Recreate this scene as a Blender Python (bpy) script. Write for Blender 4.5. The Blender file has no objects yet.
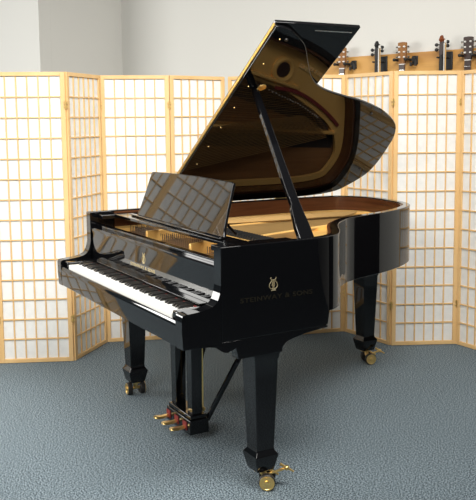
import bpy, bmesh, math, random
from mathutils import Vector, Matrix
random.seed(7)
C = bpy.context.scene.collection
S = bpy.context.scene

# ---------------------------------------------------------------- camera
CF, CX, CY = 812.1173, 236.5749, 209.9718
CP = (4.1067, -1.2813, 1.4843); YAW, PITCH, ROLL = 1.04879, -0.11053, -0.01012
cam = bpy.data.cameras.new('camera'); camo = bpy.data.objects.new('camera', cam); C.objects.link(camo)
_r = Vector((math.cos(YAW), math.sin(YAW), 0)); _f = Vector((-math.sin(YAW), math.cos(YAW), 0))
_F = _f*math.cos(PITCH) + Vector((0, 0, math.sin(PITCH))); _U = -_f*math.sin(PITCH) + Vector((0, 0, math.cos(PITCH)))
_R2 = _r*math.cos(ROLL) + _U*math.sin(ROLL); _U2 = -_r*math.sin(ROLL) + _U*math.cos(ROLL)
M = Matrix.Identity(4)
for i in range(3):
    M[i][0] = _R2[i]; M[i][1] = _U2[i]; M[i][2] = -_F[i]; M[i][3] = CP[i]
camo.matrix_world = M
cam.sensor_fit = 'HORIZONTAL'; cam.sensor_width = 36; cam.lens = CF*36/476
cam.shift_x = (238-CX)/476; cam.shift_y = (CY-250)/476
cam.clip_start = .05
S.camera = camo

# ---------------------------------------------------------------- world and lights
w = bpy.data.worlds.new('world'); S.world = w; w.use_nodes = True
w.node_tree.nodes['Background'].inputs[0].default_value = (.93, .97, 1.0, 1)
w.node_tree.nodes['Background'].inputs[1].default_value = .09
def area(name, loc, target, sx, sy, power, col=(1, 1, 1), spread=180):
    l = bpy.data.lights.new(name, 'AREA'); l.shape = 'RECTANGLE'; l.size = sx; l.size_y = sy; l.energy = power; l.color = col; l.spread = math.radians(spread)
    o = bpy.data.objects.new(name, l); C.objects.link(o); o.location = loc
    o.rotation_euler = (Vector(target)-Vector(loc)).to_track_quat('-Z', 'Y').to_euler()
    return o
area('window_light_left', (-3.2, -3.7, 1.85), (.4, .3, 1.0), 3.4, 1.7, 190, (1, .985, .95))
area('fill_light_camera_side', (3.4, -3.0, 3.3), (-.5, 1.2, .8), 2.4, 1.4, 40, (1, .97, .92), 95)  # added fill from the camera side to brighten the screens
area('fill_light_overhead', (.8, -1.5, 3.5), (.5, -.8, 0), 2.6, 1.4, 34, (1, .97, .92), 120)  # added overhead fill, an unseen source above the keyboard end
area('fill_light_rear', (2.7, .5, 3.4), (-.6, .9, .9), 2.0, 1.2, 60, (1, .97, .92), 110)  # added fill for the darker screen panels and the piano interior
S.view_settings.view_transform = 'Standard'; S.view_settings.look = 'None'
S.view_settings.gamma = 1; S.view_settings.use_curve_mapping = False
S.view_settings.exposure = 0.36

# ---------------------------------------------------------------- materials
def mat(name, col, rough=.5, metal=0, ior=None, coat=0, noise=None, bump=None):
    m = bpy.data.materials.new(name); m.use_nodes = True
    nt = m.node_tree; b = nt.nodes['Principled BSDF']
    b.inputs['Base Color'].default_value = (*col, 1); b.inputs['Roughness'].default_value = rough; b.inputs['Metallic'].default_value = metal
    if ior: b.inputs['IOR'].default_value = ior
    if coat: b.inputs['Coat Weight'].default_value = coat; b.inputs['Coat Roughness'].default_value = .03
    tc = None
    if noise or bump:
        tc = nt.nodes.new('ShaderNodeTexCoord')
    if noise:                       # (scale xyz, colour2, detail, lo, hi)
        sc, c2, det, lo, hi = noise
        mp = nt.nodes.new('ShaderNodeMapping'); mp.inputs['Scale'].default_value = sc
        nz = nt.nodes.new('ShaderNodeTexNoise'); nz.inputs['Scale'].default_value = 1; nz.inputs['Detail'].default_value = det
        rp = nt.nodes.new('ShaderNodeValToRGB'); rp.color_ramp.elements[0].position = lo; rp.color_ramp.elements[1].position = hi
        rp.color_ramp.elements[0].color = (*col, 1); rp.color_ramp.elements[1].color = (*c2, 1)
        nt.links.new(tc.outputs['Object'], mp.inputs[0]); nt.links.new(mp.outputs[0], nz.inputs[0])
        nt.links.new(nz.outputs[0], rp.inputs[0]); nt.links.new(rp.outputs[0], b.inputs['Base Color'])
    if bump:                        # (scale, strength, distance)
        nb = nt.nodes.new('ShaderNodeTexNoise'); nb.inputs['Scale'].default_value = bump[0]; nb.inputs['Detail'].default_value = 3
        bp = nt.nodes.new('ShaderNodeBump'); bp.inputs['Strength'].default_value = bump[1]; bp.inputs['Distance'].default_value = bump[2]
        nt.links.new(tc.outputs['Object'], nb.inputs[0]); nt.links.new(nb.outputs[0], bp.inputs['Height']); nt.links.new(bp.outputs[0], b.inputs['Normal'])
    return m
BLACK = mat('polished_ebony', (.0025, .0025, .003), .035, ior=1.49)
LIDBLK = mat('polished_ebony_lid', (.004, .004, .0045), .03, ior=1.49)
SATIN = mat('satin_black', (.006, .006, .007), .3)
MATTE = mat('matte_black', (.012, .012, .012), .6)
KEYBLK = mat('ebony_key', (.008, .008, .008), .28)
IVORY = mat('ivory_key', (.86, .86, .82), .25)
BRASS = mat('brass', (.9, .64, .25), .28, .95)
GOLD = mat('bronze_plate', (.78, .46, .13), .4, .35, noise=((6, 6, 6), (.84, .52, .17), 2, .3, .7))
SPRUCE = mat('soundboard_spruce', (.27, .13, .05), .35, noise=((60, 2, 2), (.2, .09, .035), 3, .35, .65))
MAHOG = mat('mahogany_veneer', (.06, .02, .0075), .25, noise=((3, 3, 60), (.105, .038, .014), 4, .3, .7))
RED = mat('red_felt', (.16, .012, .01), .9)
COPPER = mat('string_wire', (.5, .31, .12), .4, .9)
FELTW = mat('cream_felt', (.72, .66, .55), .9)
RUBBER = mat('wheel_rubber', (.015, .013, .011), .45)
PINE = mat('shoji_pine', (.74, .5, .235), .5, noise=((9, 9, 1.6), (.68, .43, .18), 4, .35, .7))
PINEB = mat('board_pine', (.54, .29, .075), .6, noise=((1.4, 1.4, 16), (.36, .165, .04), 5, .4, .75))
GUITW = mat('headstock_mahogany', (.3, .135, .03), .65, noise=((30, 30, 6), (.2, .08, .018), 3, .3, .7))
GUITB = mat('guitar_spruce', (.6, .36, .13), .3)
ROSEW = mat('dark_rosewood', (.03, .014, .01), .35)
VIOL = mat('violin_varnish', (.2, .055, .018), .25)
PEARL = mat('white_pearl', (.75, .74, .7), .3)
NICKEL = mat('nickel', (.7, .7, .68), .25, 1)
GILT = mat('gilt_lettering', (.5, .4, .2), .45, .2)
GILTD = mat('gilt_lettering_dark', (.012, .0105, .007), .2, 0, ior=1.35)  # very dark gilt for the side lettering
GILTM = mat('gilt_emblem_dark', (.2, .165, .09), .5, 0)  # darker gilt for the side emblem
CARPET = mat('blue_grey_carpet', (.02, .036, .048), .95, noise=((150, 150, 150), (.24, .30, .335), 2, .42, .60), bump=(300, .12, .002))
WALL = mat('wall_paint', (.62, .612, .575), .85, bump=(90, .08, .002))

def paper_mat():
    m = bpy.data.materials.new('shoji_paper'); m.use_nodes = True; nt = m.node_tree
    b = nt.nodes['Principled BSDF']; b.inputs['Roughness'].default_value = .8
    tc = nt.nodes.new('ShaderNodeTexCoord'); nz = nt.nodes.new('ShaderNodeTexNoise'); nz.inputs['Scale'].default_value = 28; nz.inputs['Detail'].default_value = 6
    rp = nt.nodes.new('ShaderNodeValToRGB'); rp.color_ramp.elements[0].position = .3; rp.color_ramp.elements[1].position = .7
    rp.color_ramp.elements[0].color = (.84, .845, .83, 1); rp.color_ramp.elements[1].color = (.92, .92, .90, 1)
    nt.links.new(tc.outputs['Object'], nz.inputs[0]); nt.links.new(nz.outputs[0], rp.inputs[0]); nt.links.new(rp.outputs[0], b.inputs['Base Color'])
    tr = nt.nodes.new('ShaderNodeBsdfTranslucent'); tr.inputs[0].default_value = (.8, .79, .75, 1)
    mx = nt.nodes.new('ShaderNodeMixShader'); mx.inputs[0].default_value = .2
    nt.links.new(b.outputs[0], mx.inputs[1]); nt.links.new(tr.outputs[0], mx.inputs[2])
    nt.links.new(mx.outputs[0], nt.nodes['Material Output'].inputs[0])
    return m
PAPER = paper_mat()

# ---------------------------------------------------------------- mesh helpers
def finish(name, bm, m, parent=None, bevel=0, seg=2, smooth=35, mats=None):
    bmesh.ops.recalc_face_normals(bm, faces=bm.faces[:])
    me = bpy.data.meshes.new(name); bm.to_mesh(me); bm.free()
    for x in (mats or [m]): me.materials.append(x)
    for p in me.polygons: p.use_smooth = True
    me.set_sharp_from_angle(angle=math.radians(smooth))
    o = bpy.data.objects.new(name, me); C.objects.link(o)
    if parent is not None: o.parent = parent
    if bevel:
        b = o.modifiers.new('bevel', 'BEVEL'); b.width = bevel; b.segments = seg; b.limit_method = 'ANGLE'; b.angle_limit = math.radians(40); b.harden_normals = False
    return o
def box(bm, lo, hi, mx=None):
    vs = [bm.verts.new((x, y, z)) for z in (lo[2], hi[2]) for y in (lo[1], hi[1]) for x in (lo[0], hi[0])]
    if mx is not None:
        for v in vs: v.co = mx @ v.co
    for f in ((0, 2, 3, 1), (4, 5, 7, 6), (0, 1, 5, 4), (2, 6, 7, 3), (0, 4, 6, 2), (1, 3, 7, 5)): bm.faces.new([vs[i] for i in f])
    return vs
def loft(bm, rings, cap=True, closed=True):
    R = [[bm.verts.new(p) for p in r] for r in rings]; n = len(R[0])
    for a, b in zip(R, R[1:]):
        for i in range(n if closed else n-1): bm.faces.new((a[i], a[(i+1) % n], b[(i+1) % n], b[i]))
    if cap: bm.faces.new(R[0][::-1]); bm.faces.new(R[-1])
    return R
def prism(bm, poly, fn, h0, h1):            # poly 2D -> fn(u,v,h)
    return loft(bm, [[fn(u, v, h0) for u, v in poly], [fn(u, v, h1) for u, v in poly]])
def basis(d):
    d = Vector(d).normalized(); a = Vector((0, 0, 1)) if abs(d.z) < .9 else Vector((1, 0, 0))
    u = d.cross(a).normalized(); return u, d.cross(u).normalized()
def tube(bm, pts, r, n=12, cap=True):
    pts = [Vector(p) for p in pts]; rings = []
    for i, p in enumerate(pts):
        d = (pts[min(i+1, len(pts)-1)]-pts[max(i-1, 0)]); u, v = basis(d)
        rr = r[i] if isinstance(r, (list, tuple)) else r
        rings.append([p+u*rr*math.cos(2*math.pi*k/n)+v*rr*math.sin(2*math.pi*k/n) for k in range(n)])
    loft(bm, rings, cap)
def lathe(bm, prof, org, axis, n=20):       # prof: (h, r) along axis
    u, v = basis(axis); a = Vector(axis).normalized(); o = Vector(org)
    loft(bm, [[o+a*h+u*r*math.cos(2*math.pi*k/n)+v*r*math.sin(2*math.pi*k/n) for k in range(n)] for h, r in prof])
def ball(bm, c, r, sub=2, sc=(1, 1, 1)):
    g = bmesh.ops.create_icosphere(bm, subdivisions=sub, radius=r)
    for v in g['verts']: v.co = Vector((v.co.x*sc[0], v.co.y*sc[1], v.co.z*sc[2])) + Vector(c)
def catmull(pts, n=6, closed=False):
    out = []; N = len(pts)
    for i in range(N if closed else N-1):
        p0, p1, p2, p3 = (pts[(i-1) % N] if closed or i else pts[0]), pts[i], pts[(i+1) % N], (pts[(i+2) % N] if closed or i+2 < N else pts[-1])
        for k in range(n):
            t = k/n
            out.append(tuple(.5*((2*b)+(-a+c)*t+(2*a-5*b+4*c-e)*t*t+(-a+3*b-3*c+e)*t**3) for a, b, c, e in zip(p0, p1, p2, p3)))
    if not closed: out.append(tuple(pts[-1]))
    return out
def offset(path, d):                        # open 2D polyline, offset to the left of travel
    out = []
    for i, p in enumerate(path):
        a, b = path[max(i-1, 0)], path[min(i+1, len(path)-1)]
        t = Vector((b[0]-a[0], b[1]-a[1])); t.normalize()
        out.append((p[0]-t.y*d, p[1]+t.x*d))
    return out
def thing(name, label, cat, loc=(0, 0, 0), rz=0, group=None):
    o = bpy.data.objects.new(name, None); C.objects.link(o); o.location = loc; o.rotation_euler = (0, 0, rz); o.empty_display_size = .1
    tag(o, label, cat, group); return o
def tag(o, label, cat, group=None):
    o['label'] = label; o['category'] = cat
    if group: o['group'] = group
    return o
def struct(name, bm, m):
    o = finish(name, bm, m); o['kind'] = 'structure'; return o
def part(name, m, parent, fn, bevel=0, seg=2, label=None, smooth=35):
    bm = bmesh.new(); fn(bm); o = finish(name, bm, m, parent, bevel, seg, smooth)
    if label: o['label'] = label
    return o
def text_part(name, s, m, parent, org, ux, uy, size, depth, width=None):
    cu = bpy.data.curves.new(name, 'FONT'); cu.body = s; cu.size = size; cu.align_x = 'CENTER'; cu.extrude = depth; cu.space_character = 1.12; cu.offset = size*.012
    t = bpy.data.objects.new('tmp_text', cu); C.objects.link(t)
    bpy.context.view_layer.update()
    dg = bpy.context.evaluated_depsgraph_get(); me = bpy.data.meshes.new_from_object(t.evaluated_get(dg))
    bpy.data.objects.remove(t); bpy.data.curves.remove(cu)
    xs = [v.co.x for v in me.vertices]; k = 1 if not width else width/(max(xs)-min(xs))
    ux, uy = Vector(ux), Vector(uy); uz = ux.cross(uy)
    for v in me.vertices: v.co = Vector(org)+ux*v.co.x*k+uy*v.co.y+uz*v.co.z
    me.materials.clear(); me.materials.append(m)
    o = bpy.data.objects.new(name, me); C.objects.link(o); o.parent = parent; return o

# ---------------------------------------------------------------- room
bm = bmesh.new(); box(bm, (-8, -7, -.1), (9, 7, 0)); struct('floor', bm, CARPET)
WX, WN = Vector((.956, .294, 0)).normalized(), Vector((.294, -.956, 0)).normalized()
K0 = Vector((-3.27, 1.714, 0))              # inner corner of back wall and return
def slab(name, a, b, n, h, m=WALL, th=.12):  # wall from a to b, room side along n
    bm = bmesh.new(); prism(bm, [(a.x, a.y), (b.x, b.y), ((b-n*th).x, (b-n*th).y), ((a-n*th).x, (a-n*th).y)], lambda u, v, z: (u, v, z), 0, h); return struct(name, bm, m)
RET = .917
slab('wall_back', K0-WX*.12, K0+WX*9.5, WN, 3.6)
K1 = K0+WN*RET
slab('wall_return', K0, K1-WN*.1205, WX, 3.6)
WBLUE = mat('wall_paint_blue_grey', (.17, .22, .25), .85, bump=(90, .08, .002))
slab('wall_window', Vector((-6.6, -.6, 0)), Vector((-2.2, -6.6, 0)), Vector((.806, .591, 0)), 3.6, WBLUE)
DOOR = mat('dark_door', (.012, .01, .009), .4)
bm = bmesh.new(); prism(bm, [(0, 0), (.86, 0), (.86, 2.05), (0, 2.05)], lambda a, z, t: Vector((1.46, 3.1686, .004))+WX*a+WN*t+Vector((0, 0, z)), -.01, .05); struct('door_1', bm, DOOR)
slab('wall_left', K1-WX*4.0, K1, WN, 3.6)

# ---------------------------------------------------------------- grand piano
W = 1.4745; ZR = 1.0107; Y0 = .162
piano = thing('grand_piano', 'glossy black grand piano with raised lid and propped music desk on blue carpet', 'piano', (.733, 1.0, 0))
PO = Vector((.733, 1.0, 0))
bpy.context.view_layer.update()
# all piano parts are modelled in world coordinates, then shifted under the empty
def pp(name, m, fn, parent=None, bevel=0, seg=2, label=None, smooth=35):
    bm = bmesh.new(); fn(bm)
    bmesh.ops.translate(bm, verts=bm.verts[:], vec=-PO)
    o = finish(name, bm, m, parent or piano, bevel, seg, smooth)
    if label: o['label'] = label
    return o
bent = [(W, .58), (1.472, .63), (1.455, .69), (1.412, .76), (1.335, .825), (1.245, .885), (1.145, .962), (1.075, 1.04), (1.018, 1.125), (.972, 1.265), (.94, 1.382), (.889, 1.515),
        (.829, 1.63), (.768, 1.72), (.70, 1.788), (.60, 1.842), (.49, 1.868), (.339, 1.893), (.217, 1.888), (.107, 1.835), (.04, 1.765), (.012, 1.65), (.0, 1.5)]
bs = catmull(bent, 5)
outer = [(W, Y0), (W, .3), (W, .45), (W, .5)] + bs + [(0, 1.3), (0, 1.0), (0, .8), (0, .6), (0, .45), (0, .3), (0, Y0)]
def ring_wall(bm, path, d0, d1, zt, zb):
    a, b = offset(path, d0), offset(path, d1)
    A = [[bm.verts.new((p[0], p[1], zb(p) if callable(zb) else zb)), bm.verts.new((p[0], p[1], zt)), bm.verts.new((q[0], q[1], zt)), bm.verts.new((q[0], q[1], zb(p) if callable(zb) else zb))] for p, q in zip(a, b)]
    for r, s in zip(A, A[1:]):
        for i in range(4): bm.faces.new((r[i], r[(i+1) % 4], s[(i+1) % 4], s[i]))
    bm.faces.new(A[0][::-1]); bm.faces.new(A[-1])
rimzb = lambda p: .645 if p[1] < .672 else .70
rim = pp('rim', BLACK, lambda bm: ring_wall(bm, outer, 0, .04, ZR, rimzb), bevel=.004, seg=3)
pp('inner_rim', MAHOG, lambda bm: ring_wall(bm, outer[1:-1], .0402, .052, ZR-.006, .80), label='brown mahogany inner rim')
def armprof(bm, x0, x1):
    pr = [(0, .64), (-.004, .70), (-.004, .758), (.0, .768), (.012, .772)] + catmull([(.03, .773), (.075, .777), (.112, .784), (.138, .797), (.154, .825), (Y0, .868), (Y0, .93), (Y0, ZR-.002)], 5) + [(Y0+.03, ZR-.002), (Y0+.03, .64)]
    pr = [(y, z) if y <= Y0 else (Y0-.0005, z) for y, z in pr][:-2] + [(Y0-.0005, .64)]
    prism(bm, pr, lambda y, z, x: (x, y, z), x0, x1)
for x0 in (0, W-.055): pp('arm', BLACK, lambda bm: armprof(bm, x0, x0+.055), bevel=.005, seg=3)
# side skirts with scallops around the front legs
def skirt(bm, x0, x1):
    pr = [(0.002, .645), (.0, .638), (.11, .634), (.14, .628)] + catmull([(.14, .628), (.165, .609), (.185, .601), (.205, .606), (.225, .614)], 3) + [(.232, .592), (.236, .568), (.436, .568), (.44, .588)] + catmull([(.44, .588), (.46, .606), (.50, .617), (.55, .627)], 3) + [(.66, .638), (.66, .645)]
    q = []
    for p in pr:
        if not q or (abs(p[0]-q[-1][0])+abs(p[1]-q[-1][1])) > 1e-4: q.append(p)
    prism(bm, q, lambda y, z, x: (x, y, z), x0, x1)
for x0 in (.002, W-.052): pp('side_skirt', BLACK, lambda bm: skirt(bm, x0, x0+.05), bevel=.002)
pp('keybed', BLACK, lambda bm: box(bm, (.056, .03, .636), (W-.056, .645, .715)), bevel=.003)
def slip(bm):
    pr = [(.0, .64), (-.003, .715), (-.001, .731), (.004, .739), (.010, .737), (.013, .72), (.013, .64)]
    prism(bm, pr, lambda y, z, x: (x, y, z), .056, W-.056)
pp('key_slip', BLACK, slip, bevel=.002)
for x0 in (.0556, W-.1206): pp('key_block', BLACK, lambda bm: box(bm, (x0, .014, .715), (x0+.0645, .160, .768)), bevel=.006, seg=3)
# keys
KW = .0235; KX = .73725-26*KW; KF = .015
names = 'ABCDEFG'
for i in range(52):
    x = KX+i*KW
    def wk(bm):
        box(bm, (x+.0004, KF, .7305), (x+KW-.0004, .162, .755))
    pp('white_key', IVORY, wk, bevel=.0012, seg=2)
    if i < 51 and names[i % 7] in 'ACDFG':
        c = x+KW
        def bk(bm):
            rings = []
            for z, h, a, b in ((.7553, .0062, .063, .1615), (.7615, .006, .064, .1615), (.766, .0052, .0695, .1615), (.7675, .0046, .0725, .1615)):
                rings.append([(c-h, a, z), (c+h, a, z), (c+h, b, z), (c-h, b, z)])
            loft(bm, rings)
        pp('black_key', KEYBLK, bk, bevel=.0008)
pp('key_felt', RED, lambda bm: box(bm, (.1215, .1295, .757), (W-.1215, .1313, .7625)), label='thin red felt strip behind the keys')
pp('name_rail', BLACK, lambda bm: box(bm, (.1212, .1315, .7705), (W-.1212, .1665, .7765)), bevel=.002)
# fallboard
def fb(bm):
    pr = [(.167, .7635), (.1675, .80), (.169, .90), (.166, .914), (.166, .925), (.171, .931), (.194, .931), (.194, .80), (.19, .7635)]
    prism(bm, pr, lambda y, z, x: (x, y, z), .0405, W-.0405)
fall = pp('fallboard', BLACK, fb, bevel=.0015)
pp('front_rail', BLACK, lambda bm: box(bm, (.0405, .1945, .715), (W-.0405, .225, .947)), bevel=.0025, seg=2)
# lyre emblem: outline curves as little tubes
def emblem(name, parent, org, ux, uy, h, m):
    ux, uy = Vector(ux), Vector(uy); P = lambda a, b: Vector(org)+ux*a*h+uy*b*h-PO
    bm = bmesh.new(); r = h*.035
    for s in (-1, 1):
        tube(bm, [P(s*a, b) for a, b in catmull([(.05, .14), (.24, .18), (.35, .34), (.31, .54), (.17, .72), (.16, .84), (.25, .93), (.2, .99)], 4)], r, 6)
        tube(bm, [P(s*a, b) for a, b in catmull([(.05, .3), (.12, .42), (.08, .56), (.13, .7)], 3)], r*.7, 6)
    for a in (-.06, 0, .06): tube(bm, [P(a, .2), P(a, .84)], r*.6, 6)
    tube(bm, [P(-.17, .8), P(.17, .8)], r*.9, 6); tube(bm, [P(-.2, .03), P(.2, .03)], r*1.2, 6); tube(bm, [P(-.1, .12), P(.1, .12)], r*1.3, 6)
    return finish(name, bm, m, parent)
text_part('lettering', 'STEINWAY & SONS', GILT, fall, Vector((.72, .1677, .812))-PO, (1, 0, 0), (0, .02, .9998), .02, .0006, .275)
emblem('lyre_emblem', fall, (.735, .1682, .838), (1, 0, 0), (0, .02, .9998), .05, GILT)
text_part('lettering', 'STEINWAY & SONS', GILTD, rim, Vector((W+.0004, .413, .787))-PO, (0, 1, 0), (0, 0, 1), .026, .0005, .335)
emblem('lyre_emblem', rim, (W+.0002, .395, .820), (0, 1, 0), (0, 0, 1), .053, GILTM)

# soundboard, plate, strings
inner_all = offset(outer, .0525)
def sheet(bm, poly, z0, z1):
    prism(bm, poly, lambda u, v, z: (u, v, z), z0, z1)
sbpoly = [p for p in offset(outer[1:-1], .0525)]
pp('soundboard', SPRUCE, lambda bm: sheet(bm, sbpoly, .862, .87))
def band(bm):
    path = [p for p in outer if p[1] > .28]
    a = offset(path, .056)
    def wd(p):
        return .24 if p[0] > .5 and p[1] > 1.0 else (.06 if p[0] > .3 else .03)
    ws = [wd(p) for p in path]
    for _ in range(12): ws = [ws[0]] + [(ws[i-1]+ws[i]+ws[i+1])/3 for i in range(1, len(ws)-1)] + [ws[-1]]
    tangs = []
    b = []
    for i, p in enumerate(path):
        q = offset(path, .056+ws[i])[i]; b.append(q)
    A = [[bm.verts.new((p[0], p[1], .895)), bm.verts.new((p[0], p[1], .925)), bm.verts.new((q[0], q[1], .917)), bm.verts.new((q[0], q[1], .895))] for p, q in zip(a, b)]
    for r, s in zip(A, A[1:]):
        for i in range(4): bm.faces.new((r[i], r[(i+1) % 4], s[(i+1) % 4], s[i]))
    bm.faces.new(A[0][::-1]); bm.faces.new(A[-1])
plate = pp('iron_plate', GOLD, band, label='gold painted cast iron plate')
PLATE_SHADE = mat('bronze_plate_shade', (.2, .09, .02), .3, noise=((40, 3, 3), (.15, .065, .014), 3, .3, .7))  # gold plate in brown: the shade below the desk is in the colour
pp('tuning_plate', PLATE_SHADE, lambda bm: box(bm, (.054, .229, .875), (W-.054, .53, .898)), bevel=.008, label='gold plate under the tuning pins, painted brown for the shade there')
for (xa, ya, xb, yb) in ((.48, .295, .38, 1.76), (.97, .285, .66, 1.43)):
    def strut(bm):
        n = 10; rings = []
        for k in range(n+1):
            t = k/n; x, y = xa+(xb-xa)*t, ya+(yb-ya)*t
            h = .918+(.036 if k == 1 else .032 if k in (0, 2) else .022)
            rings.append([(x-.015, y, .88), (x-.009, y, h), (x+.009, y, h), (x+.015, y, .88)])
        loft(bm, rings)
    pp('strut', GOLD, strut, parent=plate, bevel=.004)
pp('capo_bar', GOLD, lambda bm: box(bm, (.75, .53, .918), (1.40, .57, .95)), parent=plate, bevel=.012, seg=3)
# sound ring
def ringf(bm):
    n, m2 = 28, 8; R = [(.768+(.062+.016*math.cos(2*math.pi*j/m2))*math.cos(2*math.pi*i/n), 1.302+(.062+.016*math.cos(2*math.pi*j/m2))*math.sin(2*math.pi*i/n), .926+.014*math.sin(2*math.pi*j/m2)) for i in range(n) for j in range(m2)]
    vs = [bm.verts.new(p) for p in R]
    for i in range(n):
        for j in range(m2): bm.faces.new((vs[i*m2+j], vs[((i+1) % n)*m2+j], vs[((i+1) % n)*m2+(j+1) % m2], vs[i*m2+(j+1) % m2]))
pp('sound_hole_ring', GOLD, ringf, parent=plate)
pp('sound_hole', ROSEW, lambda bm: lathe(bm, [(0, .05), (.008, .05)], (.768, 1.302, .918), (0, 0, 1), 24), parent=plate)
ang = math.atan2(.27, -.13)
CASTG = mat('raised_gold_casting', (.95, .68, .3), .35, .2)
text_part('cast_lettering', 'STEINWAY & SONS', CASTG, plate, Vector((.757, 1.525, .929))-PO, (math.cos(ang), math.sin(ang), 0), (-math.sin(ang), math.cos(ang), 0), .034, .004, .25)
# strings
def strings(bm):
    n = 96
    for k in range(n):
        t = k/(n-1); x0 = .42+.93*t
        end = catmull([(.40, 1.69), (.51, 1.59), (.61, 1.42), (.73, 1.17), (.9, .95), (1.1, .81), (1.34, .69)], 10)
        e = end[min(int(t*(len(end)-1)), len(end)-1)]
        tube(bm, [(x0, .48, .932), (e[0], e[1], .932)], .0015, 5, False)
    for k in range(26):
        t = k/25
        tube(bm, [(.13+.26*t, .48, .945), (.36+.24*t-.1*t*t, 1.69-.22*t, .945)], .0021, 5, False)
so = pp('strings', COPPER, strings, parent=None); so['kind'] = 'stuff'
def pins(bm):
    for r in range(4):
        for k in range(60):
            x = .1+1.26*k/59+.005*r; y = .37+.03*r
            tube(bm, [(x, y, .898), (x, y, .932)], .0026, 6)
pn = pp('tuning_pins', NICKEL, pins); pn['kind'] = 'stuff'
def redband(bm):
    pts = catmull([(.42, 1.765), (.50, 1.665), (.585, 1.525), (.635, 1.40), (.655, 1.26)], 5)
    prism(bm, pts + offset(pts, .02)[::-1], lambda u, v, z: (u, v, z), .9275, .935)
pp('string_felt', RED, redband, label='red felt strip on the plate')
def bridge(bm):
    pts = catmull([(.36, 1.71), (.47, 1.60), (.545, 1.46), (.605, 1.30), (.68, 1.11), (.85, .93)], 6)
    prism(bm, pts + offset(pts, .03)[::-1], lambda u, v, z: (u, v, z), .871, .919)
pp('bridge', ROSEW, bridge)
def bpins(bm):
    pts = catmull([(.47, 1.60), (.545, 1.46), (.605, 1.30), (.68, 1.11)], 8)
    for p in offset(pts, .015): ball(bm, (p[0], p[1], .9255), .0058, 1)
b_ = pp('hitch_pins', PEARL, bpins); b_['kind'] = 'stuff'
def dampers(i):
    x = .16+1.1*i/49
    def f(bm):
        box(bm, (x-.006, .55, .934), (x+.006, .625, .96)); box(bm, (x-.004, .555, .96), (x+.004, .62, .968))
    return f
for i in range(50): pp('damper', MATTE if i % 2 else MATTE, dampers(i))
pp('treble_felt', FELTW, lambda bm: box(bm, (1.12, .585, .934), (1.33, .67, .948)), bevel=.006, label='cream felt under the treble strings')

# music shelf and desk
def shelf(bm):
    box(bm, (.10, .275, .984), (W-.10, .372, .999))
    box(bm, (.0525, .205, .976), (.12, .56, .998)); box(bm, (W-.16, .205, .976), (W-.0525, .56, .998))
ms = pp('music_shelf', BLACK, shelf, bevel=.003)
D0 = Vector((.737, .336, 1.0025)); DX = Vector((.9995, -.032, 0)); DU = (Vector((.032, .9995, 0))*.072+Vector((0, 0, .224))).normalized(); DN = DX.cross(DU)   # DN faces front
def deskf(bm):
    h = .233
    left = catmull([(-.478, 0), (-.464, .03), (-.453, .08), (-.444, .15), (-.438, .205), (-.436, h-.004)], 4)
    top = [(x, h+.006*(1-(x/.43)**2)) for x in (-.42, -.3, -.15, 0, .15, .3, .42)]
    poly = left + top + [(-x, y) for x, y in left[::-1]]
    prism(bm, poly, lambda u, v, t: D0+DX*(u*1.022)+DU*v+DN*t, -.007, .007)
desk = pp('music_desk', BLACK, deskf, bevel=.003, seg=3)
for sx in (-1, 1):
    def sup(bm):
        b0 = D0+DX*(sx*.40)
        prism(bm, [(0, .02), (.012, .02), (.012, .16), (.0, .16)], lambda a, b, t: b0+DX*t+DU*b-DN*(.0075+a), -.012, .012)
        tube(bm, [b0+DU*.07-DN*.016, b0+Vector((0, .10, .0))], .006, 8)
    pp('desk_support', BLACK, sup, parent=desk)
pp('desk_ledge', BLACK, lambda bm: prism(bm, [(-.5, -.012), (.5, -.012), (.5, -.034), (-.5, -.034)], lambda u, v, z: D0+DX*u+Vector((DX.y*-1, DX.x, 0))*v+Vector((0, 0, z)), -.0028, .006), bevel=.003)

# lid and folded front flap
TH = .62; ZL = ZR+.0006; LY = .592
LU = Vector((math.cos(TH), 0, math.sin(TH))); LN = Vector((-math.sin(TH), 0, math.cos(TH)))
LO = Vector((0, 0, ZL))
lp = lambda a, y, t: LO+LU*a+Vector((0, y, 0))+LN*t
lidc = [(1.472, .625), (1.46, .67), (1.432, .715), (1.372, .794), (1.272, .867), (1.167, .944), (1.098, 1.018), (1.048, 1.107), (1.001, 1.247), (.968, 1.364), (.917, 1.497), (.859, 1.612),
        (.798, 1.704), (.73, 1.774), (.63, 1.83), (.517, 1.862), (.355, 1.894), (.232, 1.892), (.12, 1.839), (.044, 1.771), (.01, 1.64), (0.0, 1.5)]
lidpoly = [(0, LY), (1.4745, LY)] + catmull(lidc, 4)
lid = pp('lid', LIDBLK, lambda bm: prism(bm, lidpoly, lp, 0, .016), bevel=.003, seg=2)
flap = pp('front_flap', LIDBLK, lambda bm: box(bm, (0, 0, 0), (1.482, .449, .016), Matrix(((LU.x, 0, LN.x, lp(0, LY, .0185).x), (LU.y, 1, LN.y, LY), (LU.z, 0, LN.z, lp(0, LY, .0185).z), (0, 0, 0, 1)))), parent=lid, bevel=.003)
def lhinge(bm):
    for t, r in ((.0125, .0034), (.022, .0034)): tube(bm, [lp(.0, LY-.003, t), lp(1.472, LY-.003, t)], r, 8)
pp('piano_hinge', BRASS, lhinge, parent=lid, label='long brass hinge along the fold')
for k in range(9):
    a = .1+1.3*k/8
    pp('hinge_screw', BRASS, lambda bm: lathe(bm, [(0, .004), (.002, .0035)], lp(a, LY+.055, 0), -LN, 10), parent=lid)
for a, y in ((1.40, .70), (.86, 1.53), (.30, 1.82)):
    pp('rubber_buffer', RUBBER, lambda bm: lathe(bm, [(0, .009), (.006, .007)], lp(a, y-.02, 0), -LN, 12), parent=lid)
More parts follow.
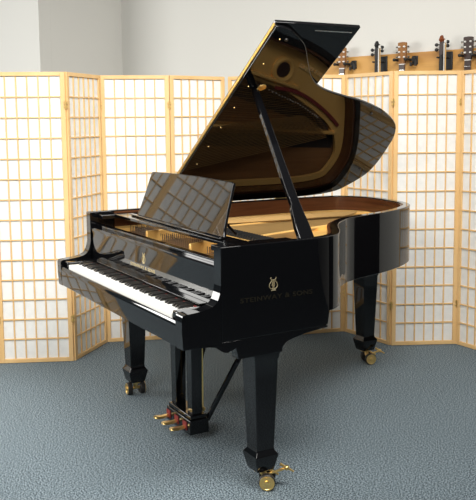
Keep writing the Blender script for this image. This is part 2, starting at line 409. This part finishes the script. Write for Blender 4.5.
pp('flap_handle', NICKEL, lambda bm: box(bm, (0, 0, 0), (.006, .20, .003), Matrix(((LU.x, 0, LN.x, lp(1.445, .79, .016).x), (LU.y, 1, LN.y, .81), (LU.z, 0, LN.z, lp(1.445, .79, .016).z), (0, 0, 0, 1)))), parent=lid)
for y in (.8, 1.35):
    pp('side_hinge', BRASS, lambda bm: tube(bm, [(-.004, y, ZL-.002), (-.004, y+.14, ZL-.002)], .006, 10), parent=lid)
# lid prop
PT = lp(1.055, .69, 0.0); PB = Vector((1.405, .612, .962))
PA = (PT-PB).normalized(); PLn = (PT-PB).length
PWd = Vector((0, 1, 0)); PWd = (PWd-PA*PWd.dot(PA)).normalized(); PNn = PA.cross(PWd)
def propf(bm):
    L = PLn
    poly = [(0, -.036), (.10, -.036), (.14, -.031), (.19, -.026), (.21, -.018), (.24, -.02), (.29, -.022), (L*.55, -.019), (L-.02, -.015), (L-.002, -.01), (L-.002, .01), (L-.02, .015), (L*.55, .02), (.26, .024), (.18, .028), (.10, .036), (0, .038)]
    prism(bm, poly, lambda a, b, t: PB+PA*a+PWd*b+PNn*t, -.011, .011)
prop = pp('lid_prop', BLACK, propf, bevel=.003, seg=3)
pp('short_prop', SATIN, lambda bm: prism(bm, [(.11, -.012), (.36, -.008), (.365, .0), (.36, .006), (.11, .01)], lambda a, b, t: PB+PA*a+PWd*b+PNn*t, .0112, .0165), parent=prop, bevel=.002)
pp('prop_cup', BRASS, lambda bm: lathe(bm, [(0, .022), (.004, .02), (.004, .012), (.006, .01)], lp(1.07, .722, 0), -LN, 16), parent=lid, label='brass prop cup')

# legs with casters
def sq(cx, cy, h, z): return [(cx-h, cy-h, z), (cx+h, cy-h, z), (cx+h, cy+h, z), (cx-h, cy+h, z)]
def make_leg(cx, cy, ztop, ax, lever, swing):
    def lf(bm):
        loft(bm, [sq(cx, cy, h, z) for z, h in ((.072, .037), (.078, .041), (.136, .0535), (.142, .0525), (.156, .042), (.168, .0405), (.46, .051), (.535, .053), (.54, .056), (.555, .058), (.562, .06), (ztop, .06))])
    leg = pp('leg', BLACK, lf, bevel=.003, seg=3)
    ax = Vector((ax[0], ax[1], 0)).normalized(); c = Vector((cx+swing[0], cy+swing[1], .034)); fw = Vector((-ax.y, ax.x, 0))
    def fork(bm):
        lathe(bm, [(0, .03), (.006, .03), (.008, .014)], (cx, cy, .0715), (0, 0, -1), 16)
        tube(bm, [(cx, cy, .07), (cx+swing[0]*.4, cy+swing[1]*.4, .055), tuple(c)], [.014, .013, .011], 10)
        tube(bm, [c-ax*.052, c+ax*.052], .008, 10)
    pp('caster_fork', BRASS, fork, parent=leg)
    for s in (-1, 1):
        def wh(bm): lathe(bm, [(.022, .02), (.022, .031), (.026, .034), (.044, .034), (.048, .031), (.048, .02)], c, ax*s, 24)
        pp('caster_wheel', RUBBER, wh, parent=leg)
        def hub(bm): lathe(bm, [(.047, .0305), (.0505, .0305), (.0505, .026), (.0485, .024), (.0485, .012), (.054, .011), (.056, .006)], c, ax*s, 24)
        pp('wheel_hub', BRASS, hub, parent=leg)
    if lever:
        def lev(bm):
            b = c+ax*lever[0]+Vector((0, 0, .022)); t = b+Vector(lever[1])
            tube(bm, [b, t], .0055, 8); ball(bm, t, .011, 2)
            u = Vector(lever[2]).normalized(); tube(bm, [t-u*.032, t+u*.032], [.004, .0065], 8); tube(bm, [b+(t-b)*.35-u*.02, b+(t-b)*.35+u*.02], .005, 8)
        pp('brake_lever', BRASS, lev, parent=leg)
    return leg
make_leg(1.3975, .378, .645, (.84, -.54), (.01, (.032, .075, .022), (-.36, -.62, .42)), (.024, .016))
make_leg(.090, .380, .645, (.1, 1), None, (0, -.0))
make_leg(.272, 1.826, .70, (.95, -.3), (.01, (.03, .06, .02), (-.36, -.62, .42)), (.04, -.006))
pp('rear_leg_block', BLACK, lambda bm: box(bm, (.14, 1.79, .672), (.33, 1.82+.14, .70)) if False else box(bm, (.19, 1.75, .688), (.335, 1.845, .71)), bevel=.004)
for (xa, ya, xb, yb) in ((.35, .66, .30, 1.80), (.75, .66, .42, 1.72), (1.1, .66, .60, 1.6)):
    def beam(bm): loft(bm, [[(xa-.04, ya, .76), (xa+.04, ya, .76), (xa+.04, ya, .871), (xa-.04, ya, .871)], [(xb-.04, yb, .76), (xb+.04, yb, .76), (xb+.04, yb, .871), (xb-.04, yb, .871)]])
    pp('underside_beam', MATTE, beam)

# pedal lyre
lyre = bpy.data.objects.new('pedal_lyre', None); C.objects.link(lyre); lyre.parent = piano
LX, LYY = .737, .372
for s in (-1, 1):
    pp('lyre_post', BLACK, lambda bm: loft(bm, [sq(LX+s*.085, LYY, h, z) for z, h in ((.1245, .026), (.63, .03), (.637, .03))]), parent=lyre, bevel=.003)
def lbase(bm):
    box(bm, (LX-.125, .324, .037), (LX+.13, .422, .106)); box(bm, (LX-.117, .331, .106), (LX+.122, .416, .125))
pp('lyre_base', BLACK, lbase, parent=lyre, bevel=.004, seg=3)
pp('lyre_top', BLACK, lambda bm: box(bm, (LX-.14, .31, .605), (LX+.14, .435, .637)), parent=lyre, bevel=.004)
for k in (-1, 0, 1):
    x = LX-.01+k*.088
    def ped(bm):
        rings = []
        for y, hw, z, t in ((.341, .011, .074, .008), (.32, .011, .071, .008), (.305, .015, .069, .007), (.285, .023, .069, .006), (.265, .027, .070, .006), (.25, .025, .071, .006), (.241, .014, .071, .005)):
            y += .006; z -= .006
            rings.append([(x-hw, y, z), (x-hw*.6, y, z+t), (x+hw*.6, y, z+t), (x+hw, y, z), (x+hw*.6, y, z-t*.6), (x-hw*.6, y, z-t*.6)])
        loft(bm, rings)
    pp('pedal', BRASS, ped, parent=lyre, label='brass pedal')
    pp('pedal_bushing', RED, lambda bm: box(bm, (x-.02, .320, .054), (x+.02, .3239, .092)), parent=lyre, label='red felt around a pedal slot')
for x in (LX-.06, LX, LX+.055):
    pp('pedal_rod', BRASS, lambda bm: tube(bm, [(x, .43, .106), (x, .43, .637)], .0042, 8), parent=lyre)
    pp('rod_nut', BRASS, lambda bm: lathe(bm, [(0, .006), (.004, .011), (.016, .011), (.02, .006)], (x, .43, .112), (0, 0, 1), 10), parent=lyre)
for s in (-1, 1):
    pp('lyre_brace', BLACK, lambda bm: tube(bm, [(LX+.105, .427, .09), (LX+.30, .63, .637)] if s > 0 else [(LX-.09, .427, .09), (LX-.17, .64, .637)], .013, 10), parent=lyre)

# ---------------------------------------------------------------- folding shoji screens
HS = 1.7813
def make_panel(root, p, q):
    p, q = Vector((*p, 0)), Vector((*q, 0)); u = (q-p); L = u.length; u.normalize(); n = Vector((-u.y, u.x, 0))
    if n.dot(Vector((CP[0], CP[1], 0))-p) < 0: n = -n
    o = root.location
    mp = lambda a, z, t: p+u*a+Vector((0, 0, z))+n*t-o
    def bx(bm, a0, a1, z0, z1, t0, t1):
        prism(bm, [(a0, z0), (a1, z0), (a1, z1), (a0, z1)], lambda a, z, t: mp(a, z, t), t0, t1)
    e, st = .0015, .028
    bm = bmesh.new()
    bx(bm, e, e+st, 0.002, HS, -.011, .011); bx(bm, L-e-st, L-e, .002, HS, -.011, .011)
    bx(bm, e+st, L-e-st, HS-.024, HS, -.0105, .0105); bx(bm, e+st, L-e-st, .002, .026, -.0105, .0105)
    fr = finish('screen_panel', bm, PINE, root, .0015)
    a0, a1, z0, z1 = e+st, L-e-st, .026, HS-.024
    bm = bmesh.new(); bx(bm, a0, a1, z0, z1, -.0035, -.0015); finish('paper', bm, PAPER, fr)
    bm = bmesh.new()
    for i in range(1, 6):
        a = a0+(a1-a0)*i/6; bx(bm, a-.0037, a+.0037, z0, z1, -.0015, .0065)
    for j in range(1, 14):
        z = z0+(z1-z0)*j/14; bx(bm, a0, a1, z-.0037, z+.0037, -.0014, .0068)
    finish('lattice', bm, PINE, fr)
def make_screen(pts, label, hinges):
    c = sum((Vector((*p, 0)) for p in pts), Vector())/len(pts)
    root = thing('folding_screen', label, 'screen', c, 0, None)
    for p, q in zip(pts, pts[1:]): make_panel(root, p, q)
    for p in pts[1:-1]:
        tc = Vector((CP[0]-p[0], CP[1]-p[1], 0)).normalized()
        for z in (.25, 1.56):
            def hf(bm):
                b = Vector((*p, z))+tc*.016-c; r = Vector((-tc.y, tc.x, 0))
                tube(bm, [b, b+Vector((0, 0, .05))], .0042, 8)
                for s in (-1, 1):
                    for zz in (.008, .03): prism(bm, [(0, 0), (.012, 0), (.012, .012), (0, .012)], lambda a, h, t: b+r*s*a+Vector((0, 0, zz+h))-tc*t, -.001, .002)
            part('hinge', BRASS, root, hf, label='small brass hinge')
PTS = [(-1.235, -.82), (-.865, -.57), (-.873, -.116), (-.6807, .2931), (-.9812, .6235), (-.8199, 1.0467), (-.8699, 1.4911)]
make_screen(PTS, 'pine and white paper folding screen behind the keyboard end of the piano, left side', 1)
make_screen([(-.848, 1.514), (-.481, 1.717), (-.3578, 2.1498), (.0916, 2.1874), (.2898, 2.5768), (.74, 2.59)], 'pine and white paper folding screen behind the piano tail, below the hanging instruments', 1)

# ---------------------------------------------------------------- wall board and instruments
B0 = Vector((-.28, 2.634, 0))
def wp(s, z, off): return B0+WX*s+WN*off+Vector((0, 0, z))
def wpart(name, m, parent, base, fn, bevel=0, label=None):
    bm = bmesh.new(); fn(bm); bmesh.ops.translate(bm, verts=bm.verts[:], vec=-base)
    o = finish(name, bm, m, parent, bevel)
    if label: o['label'] = label
    return o
bm = bmesh.new(); prism(bm, [(-.9, 1.73), (1.85, 1.73), (1.85, 1.935), (-.9, 1.935)], lambda s, z, t: wp(s, z, t), .0005, .022)
o = finish('instrument_board', bm, PINEB, None, .002); tag(o, 'long knotty pine board on the wall above the right-hand screen', 'board')
def make_guitar(s0, ztop, label, hm, slot):
    base = wp(s0, ztop-1.02, .06); g = thing('guitar', label, 'guitar', base, 0, None)
    W_ = lambda ds, dz, t: wp(s0+ds, ztop+dz, t)
    hp = [(-.034, -.004), (-.03, 0), (.0, .003), (.03, 0), (.034, -.004), (.0325, -.05), (.03, -.10), (.026, -.13), (.0215, -.145), (-.0215, -.145), (-.026, -.13), (-.03, -.10), (-.0325, -.05)]
    hs = wpart('headstock', hm, g, base, lambda bm: prism(bm, hp, lambda a, b, t: W_(a, b, t), .062, .077), .002)
    for sx in (-1, 1):
        for dz in (-.03, -.065, -.10):
            def pg(bm):
                lathe(bm, [(0, .007), (.006, .006), (.012, .0045)], W_(sx*.019, dz, .077), WN, 10)
            wpart('tuner_post', PEARL, hs, base, pg)
            def kn(bm):
                tube(bm, [W_(sx*.03, dz, .066), W_(sx*.043, dz, .066)], .003, 6); tube(bm, [W_(sx*.042, dz, .066), W_(sx*.053, dz, .066)], [.0075, .006], 8)
            wpart('tuner_knob', NICKEL, hs, base, kn)
    wpart('nut', PEARL, g, base, lambda bm: prism(bm, [(-.0215, -.146), (.0215, -.146), (.0215, -.151), (-.0215, -.151)], lambda a, b, t: W_(a, b, t), .066, .081))
    nk = wpart('neck', GUITW, g, base, lambda bm: loft(bm, [[W_(-w, z, .074), W_(w, z, .074), W_(w*.7, z, .058), W_(-w*.7, z, .058)] for w, z in ((.0215, -.1515), (.027, -.62))]))
    fbd = wpart('fingerboard', ROSEW, g, base, lambda bm: loft(bm, [[W_(-w, z, .0742), W_(w, z, .0742), W_(w, z, .080), W_(-w, z, .080)] for w, z in ((.0215, -.1515), (.028, -.68))]))
    zf = [-.1515-.65*(1-2**(-k/12)) for k in range(1, 16)]
    def frets(bm):
        for z in zf: prism(bm, [(-.0212, z), (.0212, z), (.0212, z-.0025), (-.0212, z-.0025)], lambda a, b, t: W_(a, b, t), .0801, .0812)
    wpart('frets', NICKEL, fbd, base, frets)
    pr = catmull([(.03, -.625), (.08, -.63), (.11, -.67), (.095, -.73), (.115, -.78), (.19, -.86), (.17, -.96), (.08, -1.005), (0, -1.01)], 4)
    poly = pr + [(-a, b) for a, b in pr[::-1][1:]]
    bd = wpart('body', GUITB, g, base, lambda bm: prism(bm, poly, lambda a, b, t: W_(a, b, t), .026, .0735), .004)
    wpart('sound_hole', MATTE, bd, base, lambda bm: lathe(bm, [(0, .05), (.0005, .05)], W_(0, -.74, .0737), WN, 24))
    wpart('bridge', ROSEW, bd, base, lambda bm: prism(bm, [(-.08, -.86), (.08, -.86), (.08, -.885), (-.08, -.885)], lambda a, b, t: W_(a, b, t), .0737, .082))
    return g
def make_hanger(s0, z, label, dx):
    base = wp(s0, z, .022); h = thing('guitar_hanger', label, 'hook', base, 0, 'wall hangers for the guitars')
    def plate_(bm): prism(bm, [(dx-.022, -.035), (dx+.022, -.035), (dx+.022, .025), (dx-.022, .025)], lambda a, b, t: wp(s0+a, z+b, t), .0225, .034)
    wpart('base_plate', MATTE, h, base, plate_, .004)
    def yoke(bm):
        for sx in (-1, 1):
            tube(bm, [wp(s0+sx*.044, z, .036), wp(s0+sx*.044, z, .105)], .0095, 10); ball(bm, wp(s0+sx*.044, z, .105), .012, 2)
        tube(bm, [wp(s0-.044, z, .04), wp(s0+dx, z, .04)], .007, 8)
        tube(bm, [wp(s0+dx, z, .033), wp(s0+dx, z, .06)], .014, 10); tube(bm, [wp(s0+dx-.018, z-.02, .055), wp(s0+dx-.018, z-.045, .055)], .008, 8); tube(bm, [wp(s0+dx+.018, z, .055), wp(s0+dx+.018, z-.045, .055)], .008, 8)
    wpart('yoke', MATTE, h, base, yoke)
make_guitar(-.507, 2.0, 'brown headstock guitar hanging nearest the raised lid corner', GUITW, 0)
make_guitar(-.0, 2.004, 'brown headstock guitar hanging between the two violins', GUITW, 0)
make_guitar(.493, 2.005, 'dark headstock guitar at the right edge of the pine board', ROSEW, 0)
make_hanger(-.507, 1.882, 'black padded wall hanger holding the guitar nearest the lid', .075)
make_hanger(-.0, 1.886, 'black padded wall hanger holding the guitar between the violins', .075)
make_hanger(.493, 1.887, 'black padded wall hanger holding the guitar with dark headstock', .075)
def make_violin(s0, ztop, label, vm, scrollm):
    base = wp(s0, ztop-.60, .05); v = thing('violin', label, 'violin', base, 0, None)
    def sc(bm):
        n = 18
        pts = [wp(s0, ztop-.022+.018*(1-k/22)*math.cos(k*.55), .075+.018*(1-k/22)*math.sin(k*.55)) for k in range(n)]
        tube(bm, pts, [.012-.0003*k for k in range(n)], 8)
        ball(bm, wp(s0, ztop-.022, .075), .011, 2); tube(bm, [wp(s0-.02, ztop-.024, .075), wp(s0+.02, ztop-.024, .075)], .0075, 10)
    wpart('scroll', scrollm, v, base, sc)
    pb = wpart('pegbox', vm, v, base, lambda bm: loft(bm, [[wp(s0-w, ztop+z, .06), wp(s0+w, ztop+z, .06), wp(s0+w, ztop+z, .088), wp(s0-w, ztop+z, .088)] for w, z in ((.011, -.035), (.015, -.08), (.0135, -.125))]), .002)
    for sx, dz in ((-1, -.055), (1, -.065), (-1, -.088), (1, -.04)):
        def peg(bm):
            tube(bm, [wp(s0+sx*.012, ztop+dz, .074), wp(s0+sx*.032, ztop+dz, .074)], .0035, 8); ball(bm, wp(s0+sx*.041, ztop+dz, .074), .0125, 2)
        wpart('peg', MATTE, pb, base, peg)
    wpart('neck', vm, v, base, lambda bm: loft(bm, [[wp(s0-.012, ztop+z, .085), wp(s0+.012, ztop+z, .085), wp(s0+.009, ztop+z, .066), wp(s0-.009, ztop+z, .066)] for z in (-.1255, -.26)]))
    wpart('fingerboard', MATTE, v, base, lambda bm: loft(bm, [[wp(s0-w, ztop+z, .0855), wp(s0+w, ztop+z, .0855), wp(s0+w*.5, ztop+z, .092), wp(s0-w*.5, ztop+z, .092)] for w, z in ((.0125, -.1255), (.021, -.39))]))
    pr = catmull([(.015, -.255), (.06, -.262), (.083, -.31), (.072, -.36), (.055, -.40), (.06, -.44), (.09, -.47), (.104, -.53), (.085, -.59), (.03, -.61), (0, -.612)], 4)
    poly = pr + [(-a, b) for a, b in pr[::-1][1:]]
    wpart('body', VIOL, v, base, lambda bm: prism(bm, poly, lambda a, b, t: wp(s0+a, ztop+b, t), .035, .072), .005)
    # bow hanging beside it
    bo = wp(s0+.045, ztop-.70, .085)
    b = thing('violin_bow', 'pale bow hanging upright beside the '+('all-black violin neck' if scrollm is MATTE else 'violin with brown scroll'), 'bow', bo)
    wpart('stick', GUITB, b, bo, lambda bm: tube(bm, [wp(s0+.045, ztop-.045, .107), wp(s0+.043, ztop-.40, .105), wp(s0+.045, ztop-.74, .107)], [.003, .0042, .0048], 8))
    wpart('bow_hair', PEARL, b, bo, lambda bm: prism(bm, [(.0388-.046+.045, -.05), (.0418-.046+.045, -.05), (.0418-.046+.045, -.70), (.0388-.046+.045, -.70)], lambda a, z, t: wp(s0+a, ztop+z, t), .112, .121))
    wpart('bow_tip', PEARL, b, bo, lambda bm: loft(bm, [[wp(s0+.045-w, ztop+z, .102), wp(s0+.045+w, ztop+z, .102), wp(s0+.045+w, ztop+z, .122), wp(s0+.045-w, ztop+z, .122)] for w, z in ((.002, -.03), (.004, -.0485))]))
    wpart('frog', MATTE, b, bo, lambda bm: prism(bm, [(.04, -.70), (.05, -.70), (.05, -.74), (.04, -.74)], lambda a, z, t: wp(s0+a, ztop+z, t), .108, .128))
    # black wall peg
    hb = wp(s0+.03, ztop-.15, .022); h = thing('violin_hanger', 'black wall hanger behind the '+('all-black violin neck' if scrollm is MATTE else 'violin with brown scroll'), 'hook', hb, 0, 'wall hangers for the violins')
    wpart('base_plate', MATTE, h, hb, lambda bm: prism(bm, [(.0, -.22), (.055, -.22), (.055, -.10), (.0, -.10)], lambda a, z, t: wp(s0+a, ztop+z, t), .0225, .034), .004)
    def fk(bm):
        for a in (-.022, .022): tube(bm, [wp(s0+a, ztop-.14, .034), wp(s0+a, ztop-.14, .098)], .006, 8)
        tube(bm, [wp(s0-.022, ztop-.14, .036), wp(s0+.04, ztop-.14, .036)], .006, 8)
    wpart('yoke', MATTE, h, hb, fk)
make_violin(-.203, 2.022, 'black violin neck and pegs hanging left of the middle guitar', MATTE, MATTE)
make_violin(.305, 2.024, 'violin with brown scroll hanging right of the middle guitar', ROSEW, VIOL)
